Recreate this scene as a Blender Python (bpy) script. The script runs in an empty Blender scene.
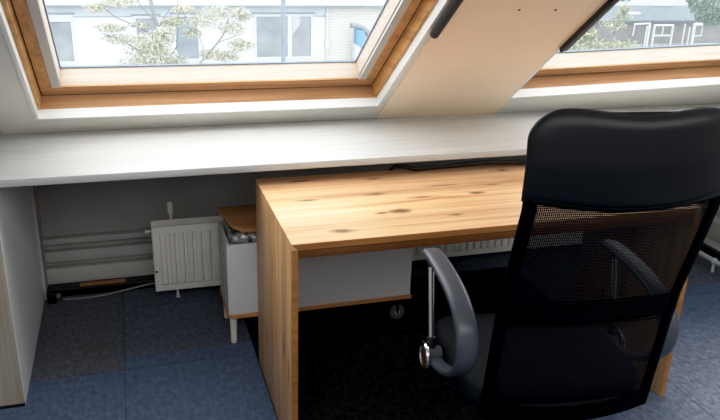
import bpy, bmesh, math, random
from mathutils import Vector, Matrix, noise
random.seed(7)
C = bpy.context.scene.collection
PI = math.pi

# ------------------------------------------------------------------ materials
def nt(name):
    m = bpy.data.materials.new(name); m.use_nodes = True
    t = m.node_tree
    return m, t, t.nodes, t.links, t.nodes['Principled BSDF']

def N(t, kind, **kw):
    n = t.nodes.new(kind)
    for k, v in kw.items():
        if k in n.inputs: n.inputs[k].default_value = v
        else: setattr(n, k, v)
    return n

def ramp(t, fac, stops):
    r = t.nodes.new('ShaderNodeValToRGB')
    e = r.color_ramp.elements
    while len(e) < len(stops): e.new(.5)
    for el, (p, c) in zip(e, stops):
        el.position = p; el.color = (*c, 1)
    t.links.new(fac, r.inputs['Fac'])
    return r.outputs['Color']

def mix(t, fac, a, b, mode='MIX'):
    n = t.nodes.new('ShaderNodeMix'); n.data_type = 'RGBA'; n.blend_type = mode
    for sock, v in ((n.inputs['Factor'], fac), (n.inputs['A'], a), (n.inputs['B'], b)):
        if hasattr(v, 'links'): t.links.new(v, sock)
        elif isinstance(v, (int, float)): sock.default_value = v
        else: sock.default_value = (*v, 1)
    return n.outputs['Result']

def math_(t, op, a, b=0., clamp=False):
    n = t.nodes.new('ShaderNodeMath'); n.operation = op; n.use_clamp = clamp
    for s, v in zip(n.inputs, (a, b)):
        if hasattr(v, 'links'): t.links.new(v, s)
        else: s.default_value = v
    return n.outputs[0]

def coords(t, scale=(1,1,1), loc=(0,0,0), kind='Object'):
    tc = t.nodes.new('ShaderNodeTexCoord'); mp = t.nodes.new('ShaderNodeMapping')
    mp.inputs['Scale'].default_value = scale; mp.inputs['Location'].default_value = loc
    t.links.new(tc.outputs[kind], mp.inputs['Vector'])
    return mp.outputs['Vector']

def bump(t, bsdf, h, strength=.2, dist=.002):
    b = t.nodes.new('ShaderNodeBump'); b.inputs['Strength'].default_value = strength
    b.inputs['Distance'].default_value = dist
    t.links.new(h, b.inputs['Height']); t.links.new(b.outputs['Normal'], bsdf.inputs['Normal'])

def plain(name, col, rough=.5, metal=0., spec=.5, var=.06, scale=9., bmp=0., coat=0.):
    m, t, n, l, b = nt(name)
    no = N(t, 'ShaderNodeTexNoise', Scale=scale, Detail=5.)
    l.new(coords(t), no.inputs['Vector'])
    c = ramp(t, no.outputs['Fac'], [(.3, [x*(1-var) for x in col]), (.7, [min(1, x*(1+var)) for x in col])])
    l.new(c, b.inputs['Base Color'])
    b.inputs['Roughness'].default_value = rough; b.inputs['Metallic'].default_value = metal
    b.inputs['Specular IOR Level'].default_value = spec; b.inputs['Coat Weight'].default_value = coat
    if bmp:
        n2 = N(t, 'ShaderNodeTexNoise', Scale=scale*25, Detail=3.); l.new(coords(t), n2.inputs['Vector'])
        bump(t, b, n2.outputs['Fac'], bmp)
    return m

def wood(name, light, mid, dark, grain='X', across='Y', knots=(), rough=.42, planks=.095, stretch=14., var=1.):
    """long grain along one axis, glued strips across another, optional knots (u, v, length, width)"""
    m, t, n, l, b = nt(name)
    ax = 'XYZ'.index(grain); ac = 'XYZ'.index(across)
    sc = [stretch*2.]*3; sc[ax] = 1.3
    v = coords(t, sc)
    n1 = N(t, 'ShaderNodeTexNoise', Scale=1., Detail=6., Roughness=.62, Distortion=.6); l.new(v, n1.inputs['Vector'])
    sc2 = [90.]*3; sc2[ax] = 3.
    n2 = N(t, 'ShaderNodeTexNoise', Scale=1., Detail=3.); l.new(coords(t, sc2), n2.inputs['Vector'])
    col = ramp(t, n1.outputs['Fac'], [(.28, dark), (.47, mid), (.72, light)])
    fine = ramp(t, n2.outputs['Fac'], [(.35, (.78,.76,.74)), (.6, (1,1,1))])
    col = mix(t, .55*var, col, fine, 'MULTIPLY')
    # strips of slightly different tone
    sep = t.nodes.new('ShaderNodeSeparateXYZ'); l.new(coords(t), sep.inputs[0])
    idx = math_(t, 'FLOOR', math_(t, 'DIVIDE', sep.outputs[ac], planks))
    wn = t.nodes.new('ShaderNodeTexWhiteNoise'); wn.noise_dimensions = '1D'; l.new(idx, wn.inputs['W'])
    tone = ramp(t, wn.outputs['Value'], [(0, (.86,.84,.80)), (1, (1.06,1.05,1.03))])
    col = mix(t, .9*var, col, tone, 'MULTIPLY')
    if knots:
        acc = None
        wob = N(t, 'ShaderNodeTexNoise', Scale=22., Detail=2.); l.new(coords(t), wob.inputs['Vector'])
        for (u, w, ln, wd) in knots:
            du = math_(t, 'DIVIDE', math_(t, 'SUBTRACT', sep.outputs[ax], u), ln*1.25)
            dv = math_(t, 'DIVIDE', math_(t, 'SUBTRACT', sep.outputs[ac], w), wd*1.3)
            r = math_(t, 'SQRT', math_(t, 'ADD', math_(t, 'MULTIPLY', du, du), math_(t, 'MULTIPLY', dv, dv)))
            r = math_(t, 'ADD', r, math_(t, 'MULTIPLY', math_(t, 'SUBTRACT', wob.outputs['Fac'], .5), 1.4))
            k = math_(t, 'SUBTRACT', 1.25, r, True)
            acc = k if acc is None else math_(t, 'MAXIMUM', acc, k)
        kc = [c*.42 for c in dark]
        col = mix(t, math_(t, 'MULTIPLY', acc, 1., True), col, kc)
    l.new(col, b.inputs['Base Color']); b.inputs['Roughness'].default_value = rough
    b.inputs['Specular IOR Level'].default_value = .35
    bump(t, b, n2.outputs['Fac'], .08, .001)
    return m

M = {}
KN = [(.15,.55,.035,.007),(.41,.52,.03,.006),(.37,.36,.035,.010),(.52,.30,.05,.007),(.40,.19,.035,.016),(.33,.185,.02,.008),
      (.17,.07,.035,.012),(.13,.35,.03,.007),(.93,.52,.022,.010),(.63,.40,.045,.007),(.72,.30,.028,.010),(.56,.12,.02,.007),(.82,.37,.03,.005),
      (1.06,.2,.03,.01),(1.2,.42,.03,.008)]
OL, OM, OD = (.83,.56,.345), (.74,.46,.255), (.50,.27,.125)
M['desktop'] = wood('oak_desktop', OL, OM, OD, 'X', 'Y', KN, planks=.085)
M['desk_side'] = wood('oak_side', (.84,.55,.31), (.72,.44,.22), (.48,.26,.11), 'Z', 'Y',
                      [(.35,.12,.04,.008),(.55,.3,.04,.008),(.22,.42,.03,.008),(.30,.05,.05,.007)], planks=.075)
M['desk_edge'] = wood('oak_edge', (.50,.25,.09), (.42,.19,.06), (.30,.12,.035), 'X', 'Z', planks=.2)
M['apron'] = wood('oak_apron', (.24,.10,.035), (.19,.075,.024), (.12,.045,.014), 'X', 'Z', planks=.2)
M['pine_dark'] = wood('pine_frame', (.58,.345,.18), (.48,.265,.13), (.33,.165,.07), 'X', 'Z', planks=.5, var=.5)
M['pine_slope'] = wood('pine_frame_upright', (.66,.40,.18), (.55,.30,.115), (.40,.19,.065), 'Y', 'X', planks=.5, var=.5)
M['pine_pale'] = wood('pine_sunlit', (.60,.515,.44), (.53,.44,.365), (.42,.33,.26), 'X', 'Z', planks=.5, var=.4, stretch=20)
M['cab_wood'] = wood('orange_board', (.66,.34,.15), (.56,.27,.11), (.42,.19,.07), 'X', 'Y', planks=.5, var=.4)
M['rough_wood'] = wood('raw_board', (.47,.43,.36), (.40,.36,.30), (.28,.25,.20), 'Z', 'X', planks=.3, rough=.8)
M['strip_wood'] = wood('brown_strip', (.42,.22,.10), (.34,.17,.07), (.22,.10,.04), 'X', 'Y', planks=.3)
M['white'] = plain('white_gloss_paint', (.80,.80,.77), .35, var=.02)
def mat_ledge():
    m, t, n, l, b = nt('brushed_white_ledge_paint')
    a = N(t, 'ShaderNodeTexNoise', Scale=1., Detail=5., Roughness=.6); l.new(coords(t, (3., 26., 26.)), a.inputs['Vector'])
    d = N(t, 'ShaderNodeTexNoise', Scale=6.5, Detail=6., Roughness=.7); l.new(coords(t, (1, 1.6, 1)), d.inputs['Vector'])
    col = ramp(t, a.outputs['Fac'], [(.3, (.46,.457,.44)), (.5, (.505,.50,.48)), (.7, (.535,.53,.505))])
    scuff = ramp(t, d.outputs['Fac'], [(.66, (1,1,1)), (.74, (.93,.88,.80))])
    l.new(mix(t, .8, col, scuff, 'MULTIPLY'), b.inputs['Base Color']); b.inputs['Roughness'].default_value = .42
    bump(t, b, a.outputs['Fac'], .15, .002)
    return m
M['ledge'] = mat_ledge()
M['ceil'] = plain('grey_white_paint', (.74,.71,.65), .7, var=.03, scale=3, bmp=.05)
M['cream'] = plain('warm_bounce_cream', (.90,.73,.56), .65, var=.03, scale=3, bmp=.04)  # cream tint carries the warm light bounced up from the desk
M['wall'] = plain('wall_paint', (.68,.66,.62), .75, var=.04, scale=3)
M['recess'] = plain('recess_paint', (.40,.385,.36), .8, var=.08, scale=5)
M['board'] = plain('board_paint', (.52,.50,.47), .7, var=.06, scale=6)
M['panelwhite'] = plain('partition_paint', (.86,.87,.87), .6, var=.04, scale=4)
M['rad'] = plain('radiator_enamel', (.84,.81,.74), .35, var=.02)
M['cab'] = plain('cabinet_white', (.78,.77,.75), .45, var=.015)
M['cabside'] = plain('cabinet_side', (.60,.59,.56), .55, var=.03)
M['legwhite'] = plain('cream_leg', (.78,.74,.66), .5, var=.02)
M['black'] = plain('black_plastic', (.012,.012,.013), .45, var=.1)
M['rubber'] = plain('grey_rubber', (.10,.10,.10), .6, var=.1)
M['blackbar'] = plain('black_satin', (.008,.007,.007), .5, var=.1)
M['brownbar'] = plain('dark_brown_satin', (.05,.028,.02), .4, var=.1)
M['leather'] = plain('black_leatherette', (.006,.007,.009), .40, var=.12, scale=12, bmp=.10, spec=.34)
M['fabric'] = plain('black_fabric', (.006,.006,.007), .9, var=.15, scale=40, bmp=.3, spec=.08)
M['seatfab'] = plain('blue_black_seat_mesh', (.011,.013,.017), .75, var=.2, scale=60, bmp=.4, spec=.25)
M['armplastic'] = plain('charcoal_arm_plastic', (.062,.070,.088), .36, var=.06, bmp=.05)
M['chrome'] = plain('chrome', (.80,.80,.82), .15, metal=1., var=.02)
M['disc'] = plain('bronze_disc', (.30,.24,.19), .3, metal=.9, var=.05)
M['alu'] = plain('grey_rail', (.52,.50,.46), .5, var=.02)
M['gasket'] = plain('gasket', (.03,.035,.045), .5, var=.05)
M['bluegasket'] = plain('blue_grey_gasket', (.22,.27,.34), .5, var=.05)
M['steel'] = plain('painted_pipe', (.66,.68,.70), .35, var=.03)
M['screw'] = plain('dark_screw', (.06,.05,.045), .4, metal=.7)
M['cable'] = plain('cable_black', (.008,.008,.009), .45, var=.1)
M['cablepale'] = plain('cable_grey', (.22,.21,.20), .5, var=.1)

def mat_bag():
    m, t, n, l, b = nt('silver_grey_plastic')
    no = N(t, 'ShaderNodeTexNoise', Scale=45., Detail=4.); l.new(coords(t), no.inputs['Vector'])
    l.new(ramp(t, no.outputs['Fac'], [(.35, (.05,.05,.05)), (.5, (.28,.27,.26)), (.7, (.55,.55,.54))]), b.inputs['Base Color'])
    b.inputs['Roughness'].default_value = .28; b.inputs['Metallic'].default_value = .25
    return m
M['bag'] = mat_bag()

def mat_carpet():
    m, t, n, l, b = nt('blue_carpet_tiles')
    o = coords(t)
    n1 = N(t, 'ShaderNodeTexNoise', Scale=55., Detail=7., Roughness=.75); l.new(coords(t, (1,.55,1)), n1.inputs['Vector'])
    n2 = N(t, 'ShaderNodeTexNoise', Scale=2.3, Detail=3.); l.new(o, n2.inputs['Vector'])
    n3 = N(t, 'ShaderNodeTexNoise', Scale=420., Detail=2.); l.new(o, n3.inputs['Vector'])
    blue = ramp(t, n1.outputs['Fac'], [(.30, (.058,.084,.145)), (.5, (.096,.132,.215)), (.72, (.16,.20,.29))])
    grey = ramp(t, n1.outputs['Fac'], [(.34, (.075,.080,.094)), (.5, (.115,.123,.145)), (.68, (.17,.18,.205))])
    lil = ramp(t, n1.outputs['Fac'], [(.34, (.16,.18,.22)), (.5, (.29,.32,.38)), (.68, (.46,.48,.53))])
    sep = t.nodes.new('ShaderNodeSeparateXYZ'); l.new(o, sep.inputs[0])
    x, y = sep.outputs[0], sep.outputs[1]
    wob = math_(t, 'MULTIPLY', math_(t, 'SUBTRACT', n1.outputs['Fac'], .5), .05)
    yy = math_(t, 'ADD', y, wob)
    # old grey tiles laid in the recess (two rows, the second one starting a little further in)
    gA = math_(t, 'MULTIPLY', math_(t, 'LESS_THAN', x, -.503), math_(t, 'GREATER_THAN', y, .672))
    gB = math_(t, 'MULTIPLY', math_(t, 'GREATER_THAN', x, -.503), math_(t, 'GREATER_THAN', yy, .76))
    gB = math_(t, 'MULTIPLY', gB, .8)
    g = math_(t, 'MAXIMUM', gA, gB)
    # paler floor towards the right front: window light painted into the carpet
    w = math_(t, 'MULTIPLY', math_(t, 'SUBTRACT', math_(t, 'ADD', x, math_(t, 'MULTIPLY', n2.outputs['Fac'], .8)), 1.5), 1.3, True)
    w = math_(t, 'MULTIPLY', w, math_(t, 'SUBTRACT', 1., math_(t, 'MULTIPLY', math_(t, 'ADD', y, .1), 1.6, True), True))
    col = mix(t, w, blue, lil)
    col = mix(t, g, col, grey)
    # near-black area under desk and chair: their shade painted into the carpet
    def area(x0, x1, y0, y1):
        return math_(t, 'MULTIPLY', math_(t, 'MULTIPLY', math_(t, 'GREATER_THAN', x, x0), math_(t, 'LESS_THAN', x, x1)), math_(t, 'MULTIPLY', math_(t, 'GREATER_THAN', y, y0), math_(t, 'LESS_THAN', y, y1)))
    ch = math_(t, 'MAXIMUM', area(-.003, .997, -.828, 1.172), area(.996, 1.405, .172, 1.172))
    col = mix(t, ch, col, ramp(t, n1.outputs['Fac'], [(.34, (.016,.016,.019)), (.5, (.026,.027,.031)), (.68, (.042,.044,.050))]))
    # faint brown stain on the grey tile
    dx = math_(t, 'DIVIDE', math_(t, 'ADD', x, .60), .08); dy = math_(t, 'DIVIDE', math_(t, 'SUBTRACT', y, .87), .05)
    st = math_(t, 'SUBTRACT', 1., math_(t, 'ADD', math_(t, 'MULTIPLY', dx, dx), math_(t, 'MULTIPLY', dy, dy)), True)
    col = mix(t, math_(t, 'MULTIPLY', math_(t, 'MULTIPLY', st, n1.outputs['Fac']), .7), col, (.13,.075,.04))
    # tile seams every half metre
    def seam(c, off):
        f = math_(t, 'FRACT', math_(t, 'DIVIDE', math_(t, 'ADD', c, off), .5))
        return math_(t, 'LESS_THAN', f, .008)
    s = math_(t, 'MAXIMUM', seam(x, .503), seam(y, -.172+.0))
    col = mix(t, math_(t, 'MULTIPLY', s, .45), col, (.015,.017,.022))
    l.new(col, b.inputs['Base Color']); b.inputs['Roughness'].default_value = .95
    b.inputs['Specular IOR Level'].default_value = .1
    bump(t, b, n3.outputs['Fac'], .5, .003)
    return m
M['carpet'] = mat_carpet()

def mat_mesh(name='black_chair_mesh', hole=-.21, cell=.0058):
    m, t, n, l, b = nt(name)
    b.inputs['Base Color'].default_value = (.007,.007,.009,1); b.inputs['Roughness'].default_value = .6; b.inputs['Specular IOR Level'].default_value = .12
    sep = t.nodes.new('ShaderNodeSeparateXYZ'); l.new(coords(t), sep.inputs[0])
    k = 2*PI/cell
    a = math_(t, 'SINE', math_(t, 'MULTIPLY', math_(t, 'ADD', sep.outputs[0], sep.outputs[2]), k*.7071))
    c = math_(t, 'SINE', math_(t, 'MULTIPLY', math_(t, 'SUBTRACT', sep.outputs[0], sep.outputs[2]), k*.7071))
    h = math_(t, 'GREATER_THAN', math_(t, 'MULTIPLY', a, c), .5-hole)
    tr = t.nodes.new('ShaderNodeBsdfTransparent'); mx = t.nodes.new('ShaderNodeMixShader')
    l.new(h, mx.inputs[0]); l.new(b.outputs[0], mx.inputs[1]); l.new(tr.outputs[0], mx.inputs[2])
    l.new(mx.outputs[0], n['Material Output'].inputs['Surface'])
    return m
M['mesh'] = mat_mesh()

def mat_glass():
    m, t, n, l, b = nt('window_glass')
    n.remove(b)
    tr = N(t, 'ShaderNodeBsdfTransparent', Color=(.97,.985,1,1)); gl = N(t, 'ShaderNodeBsdfGlossy', Roughness=.03)
    tl = N(t, 'ShaderNodeBsdfTranslucent', Color=(.86,.93,1,1))  # white veil mixed into the glass as haze over the view
    no = N(t, 'ShaderNodeTexNoise', Scale=5., Detail=3.); l.new(coords(t), no.inputs['Vector'])
    f = math_(t, 'MULTIPLY_ADD', no.outputs['Fac'], .05); f.node.inputs[2].default_value = .035
    m1 = t.nodes.new('ShaderNodeMixShader'); m2 = t.nodes.new('ShaderNodeMixShader')
    l.new(f, m1.inputs[0]); l.new(tr.outputs[0], m1.inputs[1]); l.new(tl.outputs[0], m1.inputs[2])
    m2.inputs[0].default_value = .03; l.new(m1.outputs[0], m2.inputs[1]); l.new(gl.outputs[0], m2.inputs[2])
    l.new(m2.outputs[0], n['Material Output'].inputs['Surface'])
    return m
M['glass'] = mat_glass()

def mat_brick():
    m, t, n, l, b = nt('pale_brick')
    br = t.nodes.new('ShaderNodeTexBrick')
    sep = t.nodes.new('ShaderNodeSeparateXYZ'); cmb = t.nodes.new('ShaderNodeCombineXYZ')
    l.new(coords(t), sep.inputs[0]); l.new(sep.outputs[0], cmb.inputs[0]); l.new(sep.outputs[2], cmb.inputs[1])
    l.new(cmb.outputs[0], br.inputs['Vector'])
    for k, v in dict(Scale=1.).items(): br.inputs[k].default_value = v
    br.inputs['Color1'].default_value = (.56,.55,.49,1); br.inputs['Color2'].default_value = (.50,.49,.44,1)
    br.inputs['Mortar'].default_value = (.33,.33,.31,1); br.inputs['Mortar Size'].default_value = .007
    br.inputs['Brick Width'].default_value = .17; br.inputs['Row Height'].default_value = .046
    l.new(br.outputs['Color'], b.inputs['Base Color']); b.inputs['Roughness'].default_value = .9
    return m
M['brick'] = mat_brick()
EX = .45    # outdoor albedos are kept low: everything out there stands under the open sky
def ex(name, col, rough=.8, var=.05, scale=2.): return plain(name, [c*EX for c in col], rough, var=var, scale=scale, spec=.2)
M['xwhite'] = ex('render_white', (1.06,1.10,1.12))
M['xfascia'] = ex('fascia_white', (.95,1.0,1.0))
M['xband'] = ex('render_blue_white', (.82,.90,.95))
M['xline'] = ex('shadow_grey', (.40,.45,.47))
M['xglass'] = ex('far_window_glass', (.40,.43,.45), .4, .25, 1.5)
M['xglass2'] = ex('far_window_glass_blue', (.37,.43,.48), .4, .2, 1.5)
M['xcurtain'] = ex('far_curtain', (.72,.78,.82))
M['xpole'] = ex('pole_grey', (.34,.41,.48))
M['xblue'] = ex('sky_blue_panel', (.22,.52,.85))
M['xgrey'] = ex('far_grey', (.36,.42,.46))
M['xbark'] = ex('bark', (.36,.36,.36), var=.2, scale=8)
M['xroof'] = ex('slate_roof', (.17,.21,.235), var=.12, scale=3)
M['xwall'] = ex('dim_wall', (.40,.40,.39), var=.12, scale=3)
M['xlow'] = ex('low_wall', (.50,.53,.53), var=.1, scale=3)
M['xground'] = ex('street', (.40,.42,.43), var=.1)
def leafmat(name, a, b_):
    m, t, n, l, b = nt(name)
    no = N(t, 'ShaderNodeTexNoise', Scale=3.5, Detail=4.); l.new(coords(t), no.inputs['Vector'])
    l.new(ramp(t, no.outputs['Fac'], [(.35, [c*EX for c in a]), (.65, [c*EX for c in b_])]), b.inputs['Base Color'])
    b.inputs['Roughness'].default_value = .8; b.inputs['Specular IOR Level'].default_value = .1
    return m
M['leafpale'] = leafmat('pale_leaves', (.66,.67,.46), (.86,.85,.66))
M['leafgreen'] = leafmat('green_leaves', (.17,.30,.20), (.34,.46,.34))
M['leafyellow'] = leafmat('yellow_green_leaves', (.46,.50,.30), (.66,.66,.46))

# ------------------------------------------------------------------ mesh building
class MB:
    def __init__(s): s.b = bmesh.new()
    def box(s, a, b, bev=0., seg=2):
        a, b = Vector(a), Vector(b)
        r = bmesh.ops.create_cube(s.b, size=1.)
        vs = r['verts']
        c = (a+b)/2; d = b-a
        for v in vs: v.co = Vector((v.co.x*d.x, v.co.y*d.y, v.co.z*d.z)) + c
        if bev:
            es = list({e for v in vs for e in v.link_edges})
            bmesh.ops.bevel(s.b, geom=es, offset=bev, segments=seg, affect='EDGES', profile=.5)
        return s
    def prism(s, pts, vec, bev=0.):
        vec = Vector(vec)
        lo = [s.b.verts.new(p) for p in pts]; hi = [s.b.verts.new(Vector(p)+vec) for p in pts]
        n = len(pts); fs = [s.b.faces.new(lo[::-1]), s.b.faces.new(hi)]
        for i in range(n): fs.append(s.b.faces.new((lo[i], lo[(i+1) % n], hi[(i+1) % n], hi[i])))
        bmesh.ops.recalc_face_normals(s.b, faces=fs)
        if bev:
            es = list({e for f in fs for e in f.edges})
            bmesh.ops.bevel(s.b, geom=es, offset=bev, segments=2, affect='EDGES', profile=.5)
        return s
    def poly(s, *polys):
        for p in polys: s.b.faces.new([s.b.verts.new(q) for q in p])
        return s
    def loft(s, rings, cap=True, closed=True):
        vr = [[s.b.verts.new(p) for p in r] for r in rings]
        fs = []
        for a, b in zip(vr, vr[1:]):
            n = len(a)
            for i in range(n if closed else n-1):
                fs.append(s.b.faces.new((a[i], a[(i+1) % n], b[(i+1) % n], b[i])))
        if cap and closed:
            fs.append(s.b.faces.new(vr[0][::-1])); fs.append(s.b.faces.new(vr[-1]))
        bmesh.ops.recalc_face_normals(s.b, faces=fs)
        return s
    def tube(s, pts, r, seg=10, rads=None):
        pts = [Vector(p) for p in pts]; rings = []; prev = None
        for i, p in enumerate(pts):
            d = (pts[min(i+1, len(pts)-1)] - pts[max(i-1, 0)]).normalized()
            if prev is None:
                u = d.orthogonal().normalized()
            else:
                u = (prev - d*prev.dot(d)).normalized()
            prev = u; w = d.cross(u)
            rr = rads[i] if rads else r
            rings.append([p + (u*math.cos(2*PI*k/seg) + w*math.sin(2*PI*k/seg))*rr for k in range(seg)])
        return s.loft(rings)
    def capsule(s, a, b, r, seg=14):
        a, b = Vector(a), Vector(b); d = (b-a).normalized()
        pts = []; rads = []
        for k in range(6):
            th = PI/2*k/5; pts.append(a + d*r*(1-math.sin(th)) ); rads.append(max(r*math.sqrt(max(0, 1-(1-math.sin(th))**2)), .0004))
        pa = [a + d*r*(1-math.cos(PI/2*k/5)) for k in range(6)]; ra = [max(r*math.sin(PI/2*k/5), .0005) for k in range(6)]
        pb = [b - d*r*(1-math.cos(PI/2*k/5)) for k in range(5, -1, -1)]; rb = ra[::-1]
        return s.tube(pa+pb, r, seg, ra+rb)
    def cyl(s, a, b, r, r2=None, seg=24): return s.tube([a, b], r, seg, [r, r if r2 is None else r2])
    def lathe(s, prof, origin, axis, seg=28):
        """prof: (radius, distance along axis)"""
        o = Vector(origin); ax = Vector(axis).normalized(); u = ax.orthogonal().normalized(); w = ax.cross(u)
        return s.loft([[o + ax*h + (u*math.cos(2*PI*k/seg) + w*math.sin(2*PI*k/seg))*max(r, .0003) for k in range(seg)] for r, h in prof])
    def grid(s, fn, nu, nv):
        vs = [[s.b.verts.new(fn(i/nu, j/nv)) for i in range(nu+1)] for j in range(nv+1)]
        for j in range(nv):
            for i in range(nu): s.b.faces.new((vs[j][i], vs[j][i+1], vs[j+1][i+1], vs[j+1][i]))
        return s
    def build(s, name, mat, parent=None, smooth=True, off=(0,0,0), ang=35):
        off = Vector(off)
        for v in s.b.verts: v.co -= off
        me = bpy.data.meshes.new(name); s.b.to_mesh(me); s.b.free()
        me.materials.append(M[mat] if isinstance(mat, str) else mat)
        o = bpy.data.objects.new(name, me); C.objects.link(o)
        if parent: o.parent = parent
        else: o.location = off
        if smooth:
            for p in me.polygons: p.use_smooth = True
            me.set_sharp_from_angle(angle=math.radians(ang))
        return o

def thing(name, label, cat, loc=(0,0,0), rz=0., group=None):
    o = bpy.data.objects.new(name, None); C.objects.link(o); o.empty_display_size = .05
    o.location = loc; o.rotation_euler = (0,0,rz); tag(o, label, cat, group)
    return o
def tag(o, label, cat, group=None, kind=None):
    o['label'] = label; o['category'] = cat
    if group: o['group'] = group
    if kind: o['kind'] = kind
    return o
def struct(o, label=None, cat=None):
    o['kind'] = 'structure'
    if label: o['label'] = label
    if cat: o['category'] = cat
    return o
def copy_tree(o, parent=None):
    c = o.copy(); C.objects.link(c)
    if parent: c.parent = parent
    for ch in list(o.children): copy_tree(ch, c)
    return c

# ------------------------------------------------------------------ the room
PHI = .649; HYB = 1.0954; HZ = .8275; HT = .0258; HYF = .527
B = Vector((0, HYB, HZ)); S = Vector((0, -math.cos(PHI), math.sin(PHI))); NO = Vector((0, math.sin(PHI), math.cos(PHI)))
def R(x, t, n=0.): return B + Vector((x, 0, 0)) + S*t + NO*n
XL, XR = -1.7, 3.7          # side walls
TR = 3.43                   # slope length up to the ridge
PL, PR = -.8345, 2.52       # inner faces of the two partitions under the ledge
YW = 1.47                   # low wall at the back of the recess
YB = -4.4

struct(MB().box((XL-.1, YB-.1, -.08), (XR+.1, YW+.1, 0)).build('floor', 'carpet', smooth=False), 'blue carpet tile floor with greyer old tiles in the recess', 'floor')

W1 = (-.7285, .5795, .139, 1.50, 0.); W2 = (1.1805, 2.49, .170, 1.53, .062)
def T2(x, t): return t + W2[4]*(x - W2[0])
mb = MB()
xs = (-.872, W1[0], W1[1], W2[0], W2[1], XR)
mb.poly([R(xs[0],-.0), R(xs[1],-.0), R(xs[1],TR), R(xs[0],TR)],
        [R(xs[1],-.0), R(xs[2],-.0), R(xs[2],W1[2]), R(xs[1],W1[2])], [R(xs[1],W1[3]), R(xs[2],W1[3]), R(xs[2],TR), R(xs[1],TR)],
        [R(xs[2],-.0), R(xs[3],-.0), R(xs[3],TR), R(xs[2],TR)],
        [R(xs[3],-.0), R(xs[4],-.0), R(xs[4],T2(xs[4],W2[2])), R(xs[3],W2[2])], [R(xs[3],W2[3]), R(xs[4],T2(xs[4],W2[3])), R(xs[4],TR), R(xs[3],TR)],
        [R(xs[4],-.0), R(xs[5],-.0), R(xs[5],TR), R(xs[4],TR)],
        [R(XL,-.06,.03), R(xs[0],-.06,.03), R(xs[0],TR,.03), R(XL,TR,.03)], [R(xs[0],-.06,.03), R(xs[0],-.06), R(xs[0],TR), R(xs[0],TR,.03)])
# back slope with an unseen opening added for fill light
ry, rz = R(0, TR).y, R(0, TR).z
def Q(x, t): return Vector((x, ry - math.cos(PHI)*t, rz - math.sin(PHI)*t))
TB = 3.43
hx0, hx1, ht0, ht1 = -1.6, 3.2, .25, 1.75
mb.poly([Q(XL,0),Q(hx0,0),Q(hx0,TB),Q(XL,TB)], [Q(hx1,0),Q(XR,0),Q(XR,TB),Q(hx1,TB)], [Q(hx0,0),Q(hx1,0),Q(hx1,ht0),Q(hx0,ht0)], [Q(hx0,ht1),Q(hx1,ht1),Q(hx1,TB),Q(hx0,TB)])
mb.poly([R(XL,-.06,.03), R(xs[0],-.06,.03), R(xs[0],-.06,-.002), R(XL,-.06,-.002)])
struct(mb.build('ceiling', 'ceil', smooth=False), 'pale grey painted sloping ceiling around the roof windows', 'ceiling')
# sloping underside behind and below the ledge
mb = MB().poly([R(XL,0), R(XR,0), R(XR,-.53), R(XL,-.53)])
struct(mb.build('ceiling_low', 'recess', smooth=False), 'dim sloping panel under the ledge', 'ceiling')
# board between the two windows, warm bounce light put into its colour
mb = MB().prism([R(.612,.0,-.005), R(1.150,.0,-.005), R(1.150,2.4,-.005), R(.612,2.4,-.005)], NO*.005)
struct(mb.build('ceiling_panel', 'cream', smooth=False), 'board on the slope between the two roof windows, tinted for warm bounce light', 'ceiling')
mb = MB().prism([R(1.153,.0,-.003), R(1.1800,.0,-.003), R(1.1800,2.4,-.003), R(1.153,2.4,-.003)], NO*.003)
struct(mb.build('trim_2', 'cream', smooth=False), 'narrow strip along the left edge of the right roof window, tinted for warm bounce light', 'trim')

zb0 = R(0,-.53).z
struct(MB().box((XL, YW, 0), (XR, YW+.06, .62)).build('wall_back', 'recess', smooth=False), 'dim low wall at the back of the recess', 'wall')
struct(MB().poly([(XL,YW,0),(XL,YW,zb0),R(XL,-.4,.03),R(XL,0,.03),R(XL,TR,.03),Q(XL,TB),(XL,YB,0)]).build('wall_left', 'wall', smooth=False), 'plain gable wall at the left', 'wall')
struct(MB().poly([(XR,YW,0),(XR,YW,zb0),R(XR,0),R(XR,TR),Q(XR,TB),(XR,YB,0)]).build('wall_right', 'wall', smooth=False), 'plain gable wall at the right', 'wall')
struct(MB().box((XL, YB-.06, 0), (XR, YB, .86)).build('wall_front', 'wall', smooth=False), 'low wall behind the viewer', 'wall')

# ledge under the windows
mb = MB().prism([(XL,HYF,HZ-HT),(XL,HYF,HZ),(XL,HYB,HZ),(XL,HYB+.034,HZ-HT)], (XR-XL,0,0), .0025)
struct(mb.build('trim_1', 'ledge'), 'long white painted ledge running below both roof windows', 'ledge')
# partitions closing the recess, raw board at the left front
def partition(x0, x1, name, label):
    zt = HZ-HT
    p = [(HYF+.004,0),(YW,0),(YW,R(0,0).z-(YW-HYB)*math.tan(PHI)-.004),(HYB+.030,zt-.001),(HYF+.004,zt-.001)]
    return struct(MB().prism([(x0,y,z) for y,z in p], (x1-x0,0,0)).build(name, 'panelwhite', smooth=False), label, 'wall')
partition(XL, PL, 'wall_partition_left', 'white painted side panel closing the recess at the left')
partition(PR, XR, 'wall_partition_right', 'grey painted side panel closing the recess at the right')
struct(MB().box((XL, HYF-.004, .012), (PL-.002, HYF+.004, HZ-HT-.001)).build('trim_3', 'rough_wood', smooth=False), 'rough grey board facing the left partition', 'trim')
struct(MB().box((XL, HYF-.006, 0), (PL-.001, HYF+.004, .012)).build('baseboard_left', 'black', smooth=False), 'dark strip at the foot of the left partition', 'baseboard')
struct(MB().box((PL, 1.34, 0), (PL+.012, YW, .60)).build('trim_4', 'board', smooth=False), 'upright board in the corner of the recess', 'trim')
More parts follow.
